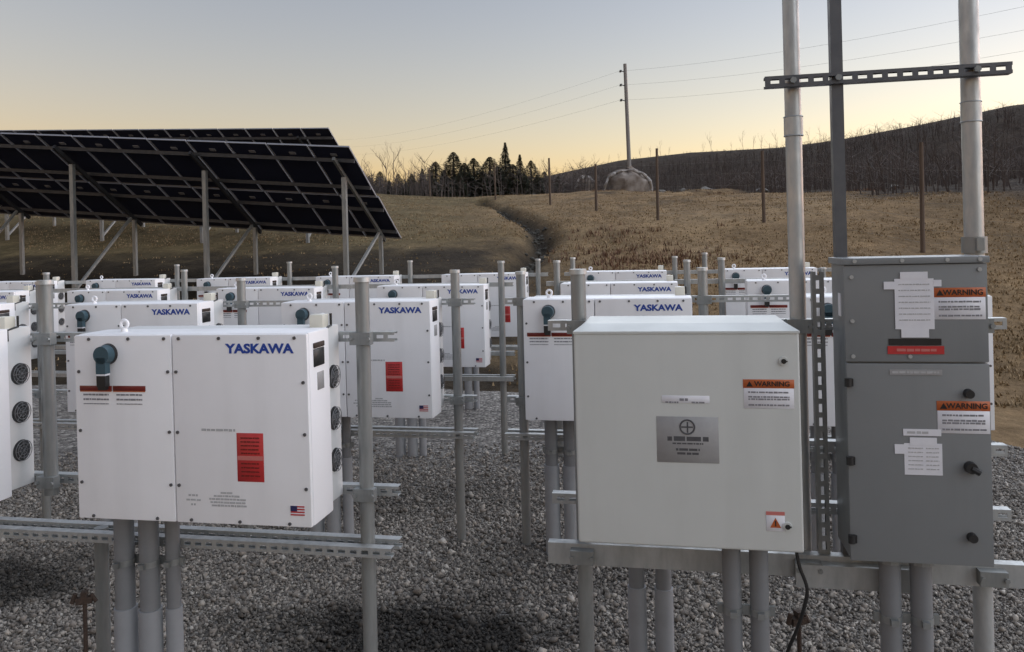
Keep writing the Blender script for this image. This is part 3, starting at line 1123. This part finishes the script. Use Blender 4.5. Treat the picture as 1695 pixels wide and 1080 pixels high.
def module_mesh():
    b = MB()
    b.mi = 0
    b.add([(0, 0, 0), (MW, 0, 0), (MW, ML, 0), (0, ML, 0), (0, 0, .006), (MW, 0, .006), (MW, ML, .006), (0, ML, .006)], [(0, 3, 2, 1), (4, 5, 6, 7)])
    b.mi = 1
    w = .018
    for (x0, x1, y0, y1) in ((0, MW, 0, w), (0, MW, ML - w, ML), (0, w, w, ML - w), (MW - w, MW, w, ML - w)):
        b.box(x0, x1, y0, y1, -.030, .009)
    b.mi = 1
    b.box(.42, .57, .30, .38, -.020, -.001)
    return b.mesh('module', [M['module'], M['mframe']], False)


MOD = module_mesh()


def solar_table(corner, rise, n, posts, label):
    t = thing('solar_table', label, 'solar array', (corner.x, corner.y, 0), -TH, 'solar tables on the slope')
    z0 = corner.z
    ex = Vector((-1, 0, rise)).normalized()      # along the row, leftwards
    ey = Vector((0, math.cos(TILT), -math.sin(TILT)))
    ez = ex.cross(ey).normalized() * -1
    ex2 = -ex                                      # right-handed frame
    if ex2.cross(ey).dot(Vector((0, 0, 1))) < 0:
        ex2 = ex
    ez = ex2.cross(ey).normalized()

    def P(s, d, off=0.0):
        return Vector((0, 0, z0)) + ex * s + ey * d + ez * off
    for i in range(n):
        for j in range(2):
            o = P((i + 1) * (MW + .022), j * (ML + .025), 0)
            m = link('module', MOD, t)
            m.matrix_local = Matrix(((ex2.x, ey.x, ez.x, o.x), (ex2.y, ey.y, ez.y, o.y), (ex2.z, ey.z, ez.z, o.z), (0, 0, 0, 1)))
    L = n * (MW + .022)

    def bar(a, c, w, h, name, mat):
        a, c = Vector(a), Vector(c)
        d = (c - a).normalized()
        q = d.cross(Vector((0, 0, 1)))
        q = q.normalized() if q.length > 1e-4 else Vector((1, 0, 0))
        r = q.cross(d).normalized()
        vs = []
        for p in (a, c):
            for sx, sy in ((-1, -1), (1, -1), (1, 1), (-1, 1)):
                vs.append(p + q * (sx * w / 2) + r * (sy * h / 2))
        bb = MB().add(vs, [(0, 1, 2, 3), (7, 6, 5, 4), (0, 4, 5, 1), (1, 5, 6, 2), (2, 6, 7, 3), (3, 7, 4, 0)])
        return link(name, bb.mesh(name, M[mat], False), t)
    for d in (.45, 1.55, 2.55, 3.62):
        bar(P(.05, d, -.075), P(L - .05, d, -.075), .055, .085, 'purlin', 'rail')
    for s in posts:
        bar(P(s, .25, -.165), P(s, 3.95, -.165), .06, .09, 'rafter', 'rail' if s > 1 else 'galvd')
        a = P(s, .95, -.20)
        c = P(s, 3.62, -.20)
        wa = t_world(t, a)
        wc = t_world(t, c)
        ga, gc = H(wa.x, wa.y), H(wc.x, wc.y)
        link('tall_post', MB().box(a.x - .05, a.x + .05, a.y - .05, a.y + .05, ga - .3, a.z).mesh('tall_post', M['galvd'], False), t)
        link('short_post', MB().box(c.x - .045, c.x + .045, c.y - .045, c.y + .045, gc - .3, c.z).mesh('short_post', M['galvd'], False), t)
        bar((a.x, a.y, ga + .15), (c.x, c.y - .15, c.z + .05), .06, .06, 'brace', 'galv')
    return t


def t_world(t, p):
    return Matrix.Translation(t.location) @ Matrix.Rotation(t.rotation_euler[2], 4, 'Z') @ Vector(p)


solar_table(un(580, 243, 17.5), .085, 15, [.46, 4.05, 7.72, 11.4], 'dark solar table seen from below on steel posts, nearest the inverters')
solar_table(un(545, 212, 26.0), .045, 20, [1.2, 5.2, 9.2, 13.2, 17.2], 'second solar table whose upper edge shows above the nearer table')

# ------------------------------------------------------------------ fence of wooden posts
fence = thing('field_fence', 'wire fence on tall weathered wooden posts crossing the dry field', 'fence')
FP = [(1905, 420, 15.2), (1527, 400, 19.0), (1265, 380, 25.0), (1089, 366, 28.5), (987, 349, 36), (911, 339, 43), (820, 322, 56), (712, 322, 66)]
ft = [200, 236, 250, 246, 272, 262, 270, 278]
tops = []
for (px, py, Y), ty in zip(FP, ft):
    a = un(px, py, Y)
    c = un(px, ty, Y)
    g = H(a.x, a.y)
    r = .052 if Y < 30 else .06
    lean = random.uniform(-.03, .03)
    o = link('post', MB().path([(a.x, a.y, g - .3), (a.x + lean * .5, a.y, (g + c.z) / 2), (a.x + lean, a.y, c.z)], [r * 1.1, r, r * .85], 9).mesh('post', M['wood']), fence)
    tops.append((Vector((a.x, a.y, g)), Vector((a.x + lean, a.y, c.z))))
for h in (.25, .55, .85, 1.2, 1.6, 2.0):
    pts = []
    for (g, c) in tops:
        pts.append(Vector((g.x, g.y + .07, g.z + min(h, (c.z - g.z) * h / 2.05))))
    link('wire', MB().path(pts, .0022, 4).mesh('wire', M['galvd']), fence)

# ------------------------------------------------------------------ utility pole and wires
UP = un(1043, 292, 80)
ub = H(UP.x, UP.y)
utop = un(1039, 106, 80).z
ut = thing('utility_pole', 'tall wooden utility pole with three insulators on the slope', 'utility pole', (UP.x, UP.y, ub))
link('pole', MB().tube((0, 0, -.5), (-.25, 0, utop - ub), .22, .17, n=14).mesh('pole', M['polewood']), ut)
ins = []
for py in (118, 141, 166):
    z = un(1036, py, 80).z - ub
    b = MB().tube((-.22, 0, z - .10), (-.62, 0, z), .06, .05, n=8)
    for q in range(4):
        b.tube((-.62 - q * .06, 0, z), (-.66 - q * .06, 0, z + .01), .17, .10, n=10)
    link('insulator', b.mesh('insulator', M['galvd']), ut)
    ins.append(Vector((UP.x - .85, UP.y, ub + z)))
for kx, (p, yr, yl) in enumerate(zip(ins, (-45, 0, 38), (232, 244, 256))):
    e = un(1950, yr, 42)
    l = un(560, yl, 190)
    pts = []
    for q in range(21):
        t = q / 20
        w = e.lerp(p, t)
        w.z -= 1.5 * 4 * t * (1 - t) * .5
        pts.append(w)
    for q in range(1, 21):
        t = q / 20
        w = p.lerp(l, t)
        w.z -= 3.2 * 4 * t * (1 - t) * .5
        pts.append(w)
    thing('power_line', ['topmost thin overhead wire on the utility pole', 'middle thin overhead wire on the utility pole', 'lowest thin overhead wire on the utility pole'][kx], 'wire', me=MB().path(pts, .007, 5).mesh('power_line', M['galvd']))


# ------------------------------------------------------------------ mounds, rocks
def mound(px, py, Y, w, h, label, seed):
    p = un(px, py, Y)
    g = H(p.x, p.y)
    t = thing('stockpile', label, 'mound', (p.x, p.y, g - .15), 0)
    r = random.Random(seed)
    vs, fs = [], []
    n, m = 28, 9
    for j in range(m + 1):
        f = j / m
        for i in range(n):
            a = 2 * math.pi * i / n
            rr = math.cos(f * math.pi / 2) ** .8
            k = 1 + .34 * noise.noise((math.cos(a) * 2 + seed, math.sin(a) * 2, f * 3))
            vs.append((math.cos(a) * rr * w / 2 * k, math.sin(a) * rr * w * .42 * k, 1.12 * h * math.sin(f * math.pi / 2) * (1 + .30 * noise.noise((math.cos(a) * 2, math.sin(a) * 2 + f * 2, seed)))))
    for j in range(m):
        for i in range(n):
            fs.append((j * n + i, j * n + (i + 1) % n, (j + 1) * n + (i + 1) % n, (j + 1) * n + i))
    link('heap', MB().add(vs, fs).mesh('heap', M['earth']), t)
    pts = []
    for q in range(25):
        a = math.pi * q / 24
        pts.append((math.cos(a) * w * .53, -w * .16 + .18 * math.sin(q * 1.7), h * 1.08 * math.sin(a) ** .75 + r.uniform(-.04, .04)))
    link('sheet_edge', MB().path(pts, [.13 + r.uniform(-.06, .07) for _ in pts], 8).mesh('sheet_edge', M['tarp']), t)


mound(1038, 309, 78, 4.4, 2.1, 'rounded earth mound with a pale arched sheet below the utility pole', 3)
mound(968, 306, 79, 1.9, 1.7, 'small earth mound with a pale arched sheet beside the larger mound', 5)


def rock_mesh(seed, mat):
    bm = bmesh.new()
    bmesh.ops.create_icosphere(bm, subdivisions=2, radius=1)
    for v in bm.verts:
        k = 1 + .6 * noise.noise(v.co * 1.6 + Vector((seed * 7.1, 0, 0)))
        v.co = Vector((v.co.x * 1.25 * k, v.co.y * k, v.co.z * .7 * k))
    me = bpy.data.meshes.new('boulder')
    bm.to_mesh(me)
    bm.free()
    me.materials.append(mat)
    return me


ROCKS = [rock_mesh(i, M['rock']) for i in range(3)]
for i, (px, py, Y, r) in enumerate([(1130, 322, 66, .36), (1168, 328, 62, .5), (1205, 330, 60, .34), (1240, 336, 58, .32), (1145, 318, 70, .38), (884, 316, 74, .45), (1440, 352, 44, .26), (1480, 360, 40, .22), (1095, 326, 64, .3), (1185, 322, 66, .42), (1260, 332, 60, .36), (1075, 316, 72, .34), (1220, 324, 66, .3), (1150, 336, 56, .24)]):
    p = un(px, py, Y)
    o = thing('boulder', 'pale weathered boulder lying at the foot of the wooded slope', 'boulder', (p.x, p.y, H(p.x, p.y) + r * .25), random.uniform(0, 6), 'boulders at the foot of the slope', ROCKS[i % 3])
    o.scale = (r, r, r)

# riprap swale crossing the field
sw = [(835, 452, 19.5), (872, 432, 22.5), (900, 408, 26), (890, 392, 29), (868, 374, 33), (846, 358, 39), (822, 344, 46), (796, 332, 56)]
pts = []
for (px, py, Y) in sw:
    p = un(px, py, Y)
    pts.append(Vector((p.x, p.y, 0)))
b = MB()
rr = random.Random(5)
base = ROCKS[1]
bv = [v.co.copy() for v in base.vertices]
bf = [tuple(p.vertices) for p in base.polygons]
ico = bmesh.new()
bmesh.ops.create_icosphere(ico, subdivisions=1, radius=1)
iv = [v.co.copy() for v in ico.verts]
iff = [tuple(v.index for v in f.verts) for f in ico.faces]
ico.free()
for i in range(len(pts) - 1):
    a, c = pts[i], pts[i + 1]
    n = int((c - a).length * 7)
    for q in range(n):
        p = a.lerp(c, rr.random()) + Vector((rr.gauss(0, .20), rr.gauss(0, .3), 0))
        s = rr.uniform(.04, .11)
        z = H(p.x, p.y) + s * .15
        R = Matrix.Rotation(rr.uniform(0, 6), 3, 'Z') @ Matrix.Rotation(rr.uniform(-.6, .6), 3, 'X')
        b.add([R @ Vector((v.x * s * 1.2, v.y * s, v.z * s * .8)) + Vector((p.x, p.y, z)) for v in iv], iff)
o = link('riprap', b.mesh('riprap', M['rrock'], False))
o['kind'] = 'stuff'
o['label'] = 'dark broken stone lining a drainage swale across the field'
o['category'] = 'riprap'


# ------------------------------------------------------------------ trees
def conifer_meshes(seed, h, w):
    r = random.Random(seed)
    tr = MB().tube((0, 0, 0), (0, 0, h * .96), w * .07, w * .012, n=7).mesh('trunk', M['bark'])
    b = MB()
    n = 5200 if seed not in (1, 3) else 8000
    for i in range(n):
        f = r.random() ** (.8 if seed not in (1, 3) else 1.15)
        z = h * (.10 + .90 * f)
        env = w * .5 * ((1 - f) ** .95) * (.70 + .30 * math.sin(f * 30 + seed) ** 2) + .012 * w
        if seed in (1, 3):
            env = w * .42 * math.sin(math.pi * min(1, .34 + .66 * f)) ** .8 * (.9 + .1 * math.sin(f * 21 + seed) ** 2) + .01 * w
        a = r.uniform(0, 2 * math.pi)
        env *= 1 + .55 * noise.noise((math.cos(a) * 1.5, math.sin(a) * 1.5, f * 6 + seed))
        rr_ = env * r.random() ** .45
        c = Vector((math.cos(a) * rr_, math.sin(a) * rr_, z - rr_ * .28))
        d = Vector((math.cos(a), math.sin(a), r.uniform(-.5, .15))).normalized()
        s = Vector((-math.sin(a), math.cos(a), r.uniform(-.5, .5))).normalized()
        l = r.uniform(.20, .46) * (.5 + .5 * w / 3) * (.30 + .70 * (1 - f))
        k = l * .42
        b.add([c - s * k, c + s * k, c + d * l + s * r.uniform(-k, k) * .3], [(0, 1, 2)])
    return tr, b.mesh('crown', M['needle'], False)


def bare_tree(seed, h, spread, mat, depth=4, r0=None):
    r = random.Random(seed)
    tb, cb = MB(), MB()
    r0 = r0 or h * .012

    def grow(p, d, l, rad, lev, out):
        pts, rs = [p], [rad]
        q = p
        seg = 3
        for i in range(seg):
            d = (d + Vector((r.gauss(0, .10), r.gauss(0, .10), r.gauss(.03, .06)))).normalized()
            q = q + d * (l / seg)
            pts.append(q)
            rs.append(rad * (1 - .55 * (i + 1) / seg))
        out.path(pts, rs, 6 if lev == 0 else 3)
        if lev < depth:
            for i in range(r.randint(3, 5) if lev == 0 else r.randint(2, 4)):
                t = r.uniform(.35, 1) if lev == 0 else r.uniform(.3, 1)
                k = min(seg - 1, int(t * seg))
                st = pts[k].lerp(pts[k + 1], t * seg - k)
                ax = Vector((r.gauss(0, 1), r.gauss(0, 1), 0)).normalized()
                nd = (d * .8 + ax * spread * r.uniform(.5, 1) + Vector((0, 0, .25))).normalized()
                grow(st, nd, l * r.uniform(.42, .66), rad * .48, lev + 1, cb)
    grow(Vector((0, 0, 0)), Vector((0, 0, 1)), h * .62, r0, 0, tb)
    return tb.mesh('trunk', M[mat]), cb.mesh('crown', M[mat])


CON = [conifer_meshes(i, 8.0, w) for i, w in enumerate((3.2, 3.8, 2.7, 4.4))]
conifers = [(838, 236, 84, 1.5), (752, 252, 82, 2.2), (722, 268, 84, 2.0), (785, 262, 86, 2.2), (812, 260, 80, 2.2), (862, 256, 88, 1.9), (880, 266, 84, 1.9), (902, 284, 86, 1.8), (700, 280, 86, 1.8),
            (660, 288, 90, 1.8), (630, 284, 92, 1.8), (770, 270, 79, 2.2), (850, 272, 78, 2.2), (737, 282, 78, 2.0), (682, 288, 80, 1.8), (925, 292, 92, 1.7), (800, 282, 76, 2.2), (612, 292, 95, 1.8), (826, 276, 77, 2.2), (890, 290, 78, 2.0),
            (716, 292, 77, 1.9), (645, 298, 84, 2.0), (760, 288, 76, 2.0), (870, 292, 76, 2.0), (672, 300, 78, 2.0)]
cl = ['tallest dark conifer with a knobby top standing in the tree line', 'broad dark conifer of the tree line beside paler bare trees']
for i, (px, ty, Y, ws) in enumerate(conifers):
    p = un(px, 325, Y)
    g = H(p.x, p.y) - .3
    tz = un(px, ty, Y).z
    sc_ = (tz - g) / 8.0
    lab = cl[i] if i < 2 else 'dark evergreen conifer in the tree line beyond the dry field'
    t = thing('conifer', lab, 'tree', (p.x, p.y, g), random.uniform(0, 6), 'conifers of the tree line')
    t.scale = (sc_ * ws * .82, sc_ * ws * .82, sc_)
    tr, cr = CON[(0, 1, 3, 1, 3, 2, 1, 3)[i % 8]]
    link('trunk', tr, t)
    link('crown', cr, t)

BT = [bare_tree(20 + i, 9.0, .75, 'dist', 4, .11) for i in range(5)]
bares = [(640, 236, 96), (655, 240, 94), (618, 258, 92), (680, 252, 98), (605, 262, 90), (700, 262, 96), (668, 262, 88), (915, 258, 96), (925, 270, 100), (940, 275, 104), (890, 262, 100), (820, 262, 104), (775, 258, 104),
         (600, 275, 84), (650, 275, 84), (690, 278, 82), (745, 275, 96), (870, 285, 78), (800, 285, 76), (716, 300, 76), (955, 270, 110)]
for i, (px, ty, Y) in enumerate(bares):
    p = un(px, 325, Y)
    g = H(p.x, p.y) - .2
    sc_ = (un(px, ty, Y).z - g) / 8.6
    t = thing('bare_tree', 'leafless pale tree in the tree line beyond the dry field', 'tree', (p.x, p.y, g), random.uniform(0, 6), 'leafless trees of the tree line')
    t.scale = (sc_, sc_, sc_)
    tr, cr = BT[i % 5]
    link('trunk', tr, t)
    link('crown', cr, t)
# leafless trees along the crest of the wooded ridge
rt = random.Random(8)
for i, px in enumerate([965, 985, 1008, 1025, 1062, 1078, 1095, 1108, 1165, 1178, 1212, 1232, 1248, 1262, 1286, 1340, 1358]):
    best, by = None, 1e9
    for Y in range(60, 170, 3):
        q = un(px, 300, Y)
        h = H(q.x, q.y)
        a = (h - CAMZ) / Y
        if best is None or a > best:
            best, by, bp_ = a, Y, (q.x, q.y, h)
    t = thing('bare_tree', 'small leafless tree standing on the crest of the wooded ridge', 'tree', (bp_[0], bp_[1], bp_[2] - .3), rt.uniform(0, 6), 'leafless trees on the ridge crest')
    s = rt.uniform(.16, .34)
    t.scale = (s * .7, s * .7, s)
    tr, cr = BT[i % 5]
    link('trunk', tr, t)
    link('crown', cr, t)

# bare brushwood covering the ridge: too dense to count
b = MB()
rb = random.Random(12)
cnt = 0
while cnt < 6400:
    x, y = rb.uniform(4, 62), rb.uniform(22, 150)
    r_, b_ = ridge_h(x, y), base_h(x, y)
    inlow = x + noise.noise((x * .15, y * .15, 21)) * 3.5 > 15.5 and y > 23
    if (r_ < b_ - .8 and not (inlow and rb.random() < .75)) or (r_ > 12.2 and rb.random() < .8):
        continue
    if x / y < .02 or x / y > .80 or (y < 60 and not inlow):
        continue
    g = H(x, y)
    crest = sstep(10.5, 13.0, r_)
    h = rb.uniform(.9, 2.3) * (1 - .84 * crest)
    cnt += 1
    p0 = Vector((x, y, g - .1))
    p1 = p0 + Vector((rb.gauss(0, .10) * h, rb.gauss(0, .10) * h, h))
    b.tube(p0, p1, .022 + .008 * h, .006, n=3, caps=False)
    for q in range(5):
        s_ = p0.lerp(p1, rb.uniform(.3, .9))
        e_ = s_ + Vector((rb.gauss(0, .28) * h, rb.gauss(0, .28) * h, rb.uniform(.1, .38) * h))
        b.tube(s_, e_, .012, .004, n=3, caps=False)
cnt = 0
while cnt < 1300:
    y = rb.uniform(72, 104)
    x = rb.uniform(-.24, .12) * y
    if noise.noise((x * .22, y * .05, 31)) < rb.uniform(-.5, .25):
        continue
    g = H(x, y)
    cnt += 1
    h = rb.uniform(.6, 2.2) + max(0, noise.noise((x * .3, y * .3, 5))) * 3.2
    p0 = Vector((x, y, g - .1))
    p1 = p0 + Vector((rb.gauss(0, .06) * h, rb.gauss(0, .06) * h, h))
    b.tube(p0, p1, .02 + .014 * h, .008, n=3, caps=False)
    for q in range(7):
        s_ = p0.lerp(p1, rb.uniform(.25, .95))
        e_ = s_ + Vector((rb.gauss(0, .22) * h, rb.gauss(0, .22) * h, rb.uniform(.08, .3) * h))
        b.tube(s_, e_, .022, .008, n=3, caps=False)
o = link('brushwood', b.mesh('brushwood', M['brush'], False))
o['kind'] = 'stuff'
o['label'] = 'dense leafless brush and saplings covering the dark ridge and tree line'
o['category'] = 'brush'

# ------------------------------------------------------------------ loose stone on the pad
N = 205000
co0 = np.array([(1, 0, 0), (-1, 0, 0), (0, 1, 0), (0, -1, 0), (0, 0, 1), (0, 0, -1)], float)     # jittered into angular chips
fc0 = np.array([(0, 2, 4), (2, 1, 4), (1, 3, 4), (3, 0, 4), (2, 0, 5), (1, 2, 5), (3, 1, 5), (0, 3, 5)])
d = np.sqrt(rng.uniform(3.1 ** 2, 8.0 ** 2, N))
d = 3.1 + (d - 3.1) * rng.uniform(.55, 1, N)
xx = rng.uniform(-.76, .80, N) * d
keep = np.array([pad_edge(a, c) < -.05 for a, c in zip(xx, d)])
xx, d = xx[keep], d[keep]
n = len(xx)
sz = np.clip(rng.lognormal(math.log(.0079), .40, n), .0035, .028)
vs = np.repeat(co0[None], n, 0) * (1 + rng.uniform(-.35, .25, (n, len(co0), 1))) + rng.uniform(-.38, .38, (n, len(co0), 3))
vs *= rng.uniform(.6, 1.3, (n, 1, 3))
ax = rng.normal(size=(n, 3))
ax /= np.linalg.norm(ax, axis=1, keepdims=True)
ang = rng.uniform(0, 2 * math.pi, n)
K = np.zeros((n, 3, 3))
K[:, 0, 1], K[:, 0, 2], K[:, 1, 0], K[:, 1, 2], K[:, 2, 0], K[:, 2, 1] = -ax[:, 2], ax[:, 1], ax[:, 2], -ax[:, 0], -ax[:, 1], ax[:, 0]
R = np.eye(3)[None] + np.sin(ang)[:, None, None] * K + (1 - np.cos(ang))[:, None, None] * (K @ K)
vs = np.einsum('nij,nkj->nki', R, vs) * sz[:, None, None]
vs += np.stack([xx, d, .008 + sz * rng.uniform(.1, .9, n)], 1)[:, None, :]
nv = len(co0)
fs = (fc0[None] + (np.arange(n) * nv)[:, None, None]).reshape(-1, 3)
me = bpy.data.meshes.new('loose_stone')
me.vertices.add(n * nv)
me.vertices.foreach_set('co', vs.reshape(-1).astype(np.float32))
me.loops.add(len(fs) * 3)
me.loops.foreach_set('vertex_index', fs.reshape(-1).astype(np.int32))
me.polygons.add(len(fs))
me.polygons.foreach_set('loop_start', (np.arange(len(fs)) * 3).astype(np.int32))
me.polygons.foreach_set('loop_total', np.full(len(fs), 3, np.int32))
me.materials.append(M['stone'])
me.update()
me.validate()
o = link('loose_stone', me)
o['kind'] = 'stuff'
o['label'] = 'grey crushed stone covering the equipment pad'
o['category'] = 'gravel'


# ------------------------------------------------------------------ dry grass and weeds
def tufts(name, n, region, hmin, hmax, mat, label, cat, blades=5, seed=1, wmul=1.0):
    r = random.Random(seed)
    vs, fs = [], []
    c = 0
    while c < n:
        x, y = region(r)
        if x is None:
            continue
        c += 1
        g = H(x, y)
        for q in range(blades):
            a = r.uniform(0, 6.28)
            h = r.uniform(hmin, hmax)
            bx, by = x + r.gauss(0, .06), y + r.gauss(0, .06)
            w = r.uniform(.012, .026) * wmul
            lx, ly = math.cos(a) * h * r.uniform(.2, .9), math.sin(a) * h * r.uniform(.2, .9)
            k = len(vs)
            vs += [(bx - w * math.sin(a), by + w * math.cos(a), g - .01), (bx + w * math.sin(a), by - w * math.cos(a), g - .01), (bx + lx, by + ly, g + h)]
            fs.append((k, k + 1, k + 2))
    me = bpy.data.meshes.new(name)
    me.from_pydata(vs, [], fs)
    me.materials.append(M[mat])
    o = link(name, me)
    o['kind'] = 'stuff'
    o['label'] = label
    o['category'] = cat


def field(r):
    y = 9 + 60 * r.random() ** 1.4
    x = r.uniform(-.62, .74) * y
    if pad_edge(x, y) < .1:
        return None, None
    if ridge_h(x, y) > base_h(x, y) or (x > 16 and y > 23):
        return None, None
    if (y < 27 and x < 1 and r.random() < .9) or ditch_d(x, y) < .5:
        return None, None
    if noise.noise((x * .35, y * .35, 4)) < -.15 and r.random() < .7:
        return None, None
    return x, y


def weeds(r):
    c = r.choice([un(1035, 430, 21), un(1060, 418, 22.5), un(1085, 445, 20), un(1110, 430, 21), un(1010, 405, 26), un(1180, 345, 50), un(1120, 330, 58), un(1060, 322, 64), un(1240, 345, 50), un(960, 318, 70), un(1000, 330, 60), un(1440, 345, 40), un(1400, 350, 42), un(1130, 440, 20)])
    return c.x + r.gauss(0, 1.0), c.y + r.gauss(0, .9)


tufts('dry_grass', 30000, field, .012, .06, 'blade', 'short tan dry grass covering the sloping field', 'grass', 4, 1)
tufts('dead_weeds', 600, weeds, .05, .20, 'weed', 'reddish brown dead weeds in patches on the field', 'weeds', 6, 2)

for o in bpy.data.objects:
    if o.name.startswith('small_print'):
        o['kind'] = 'stuff'
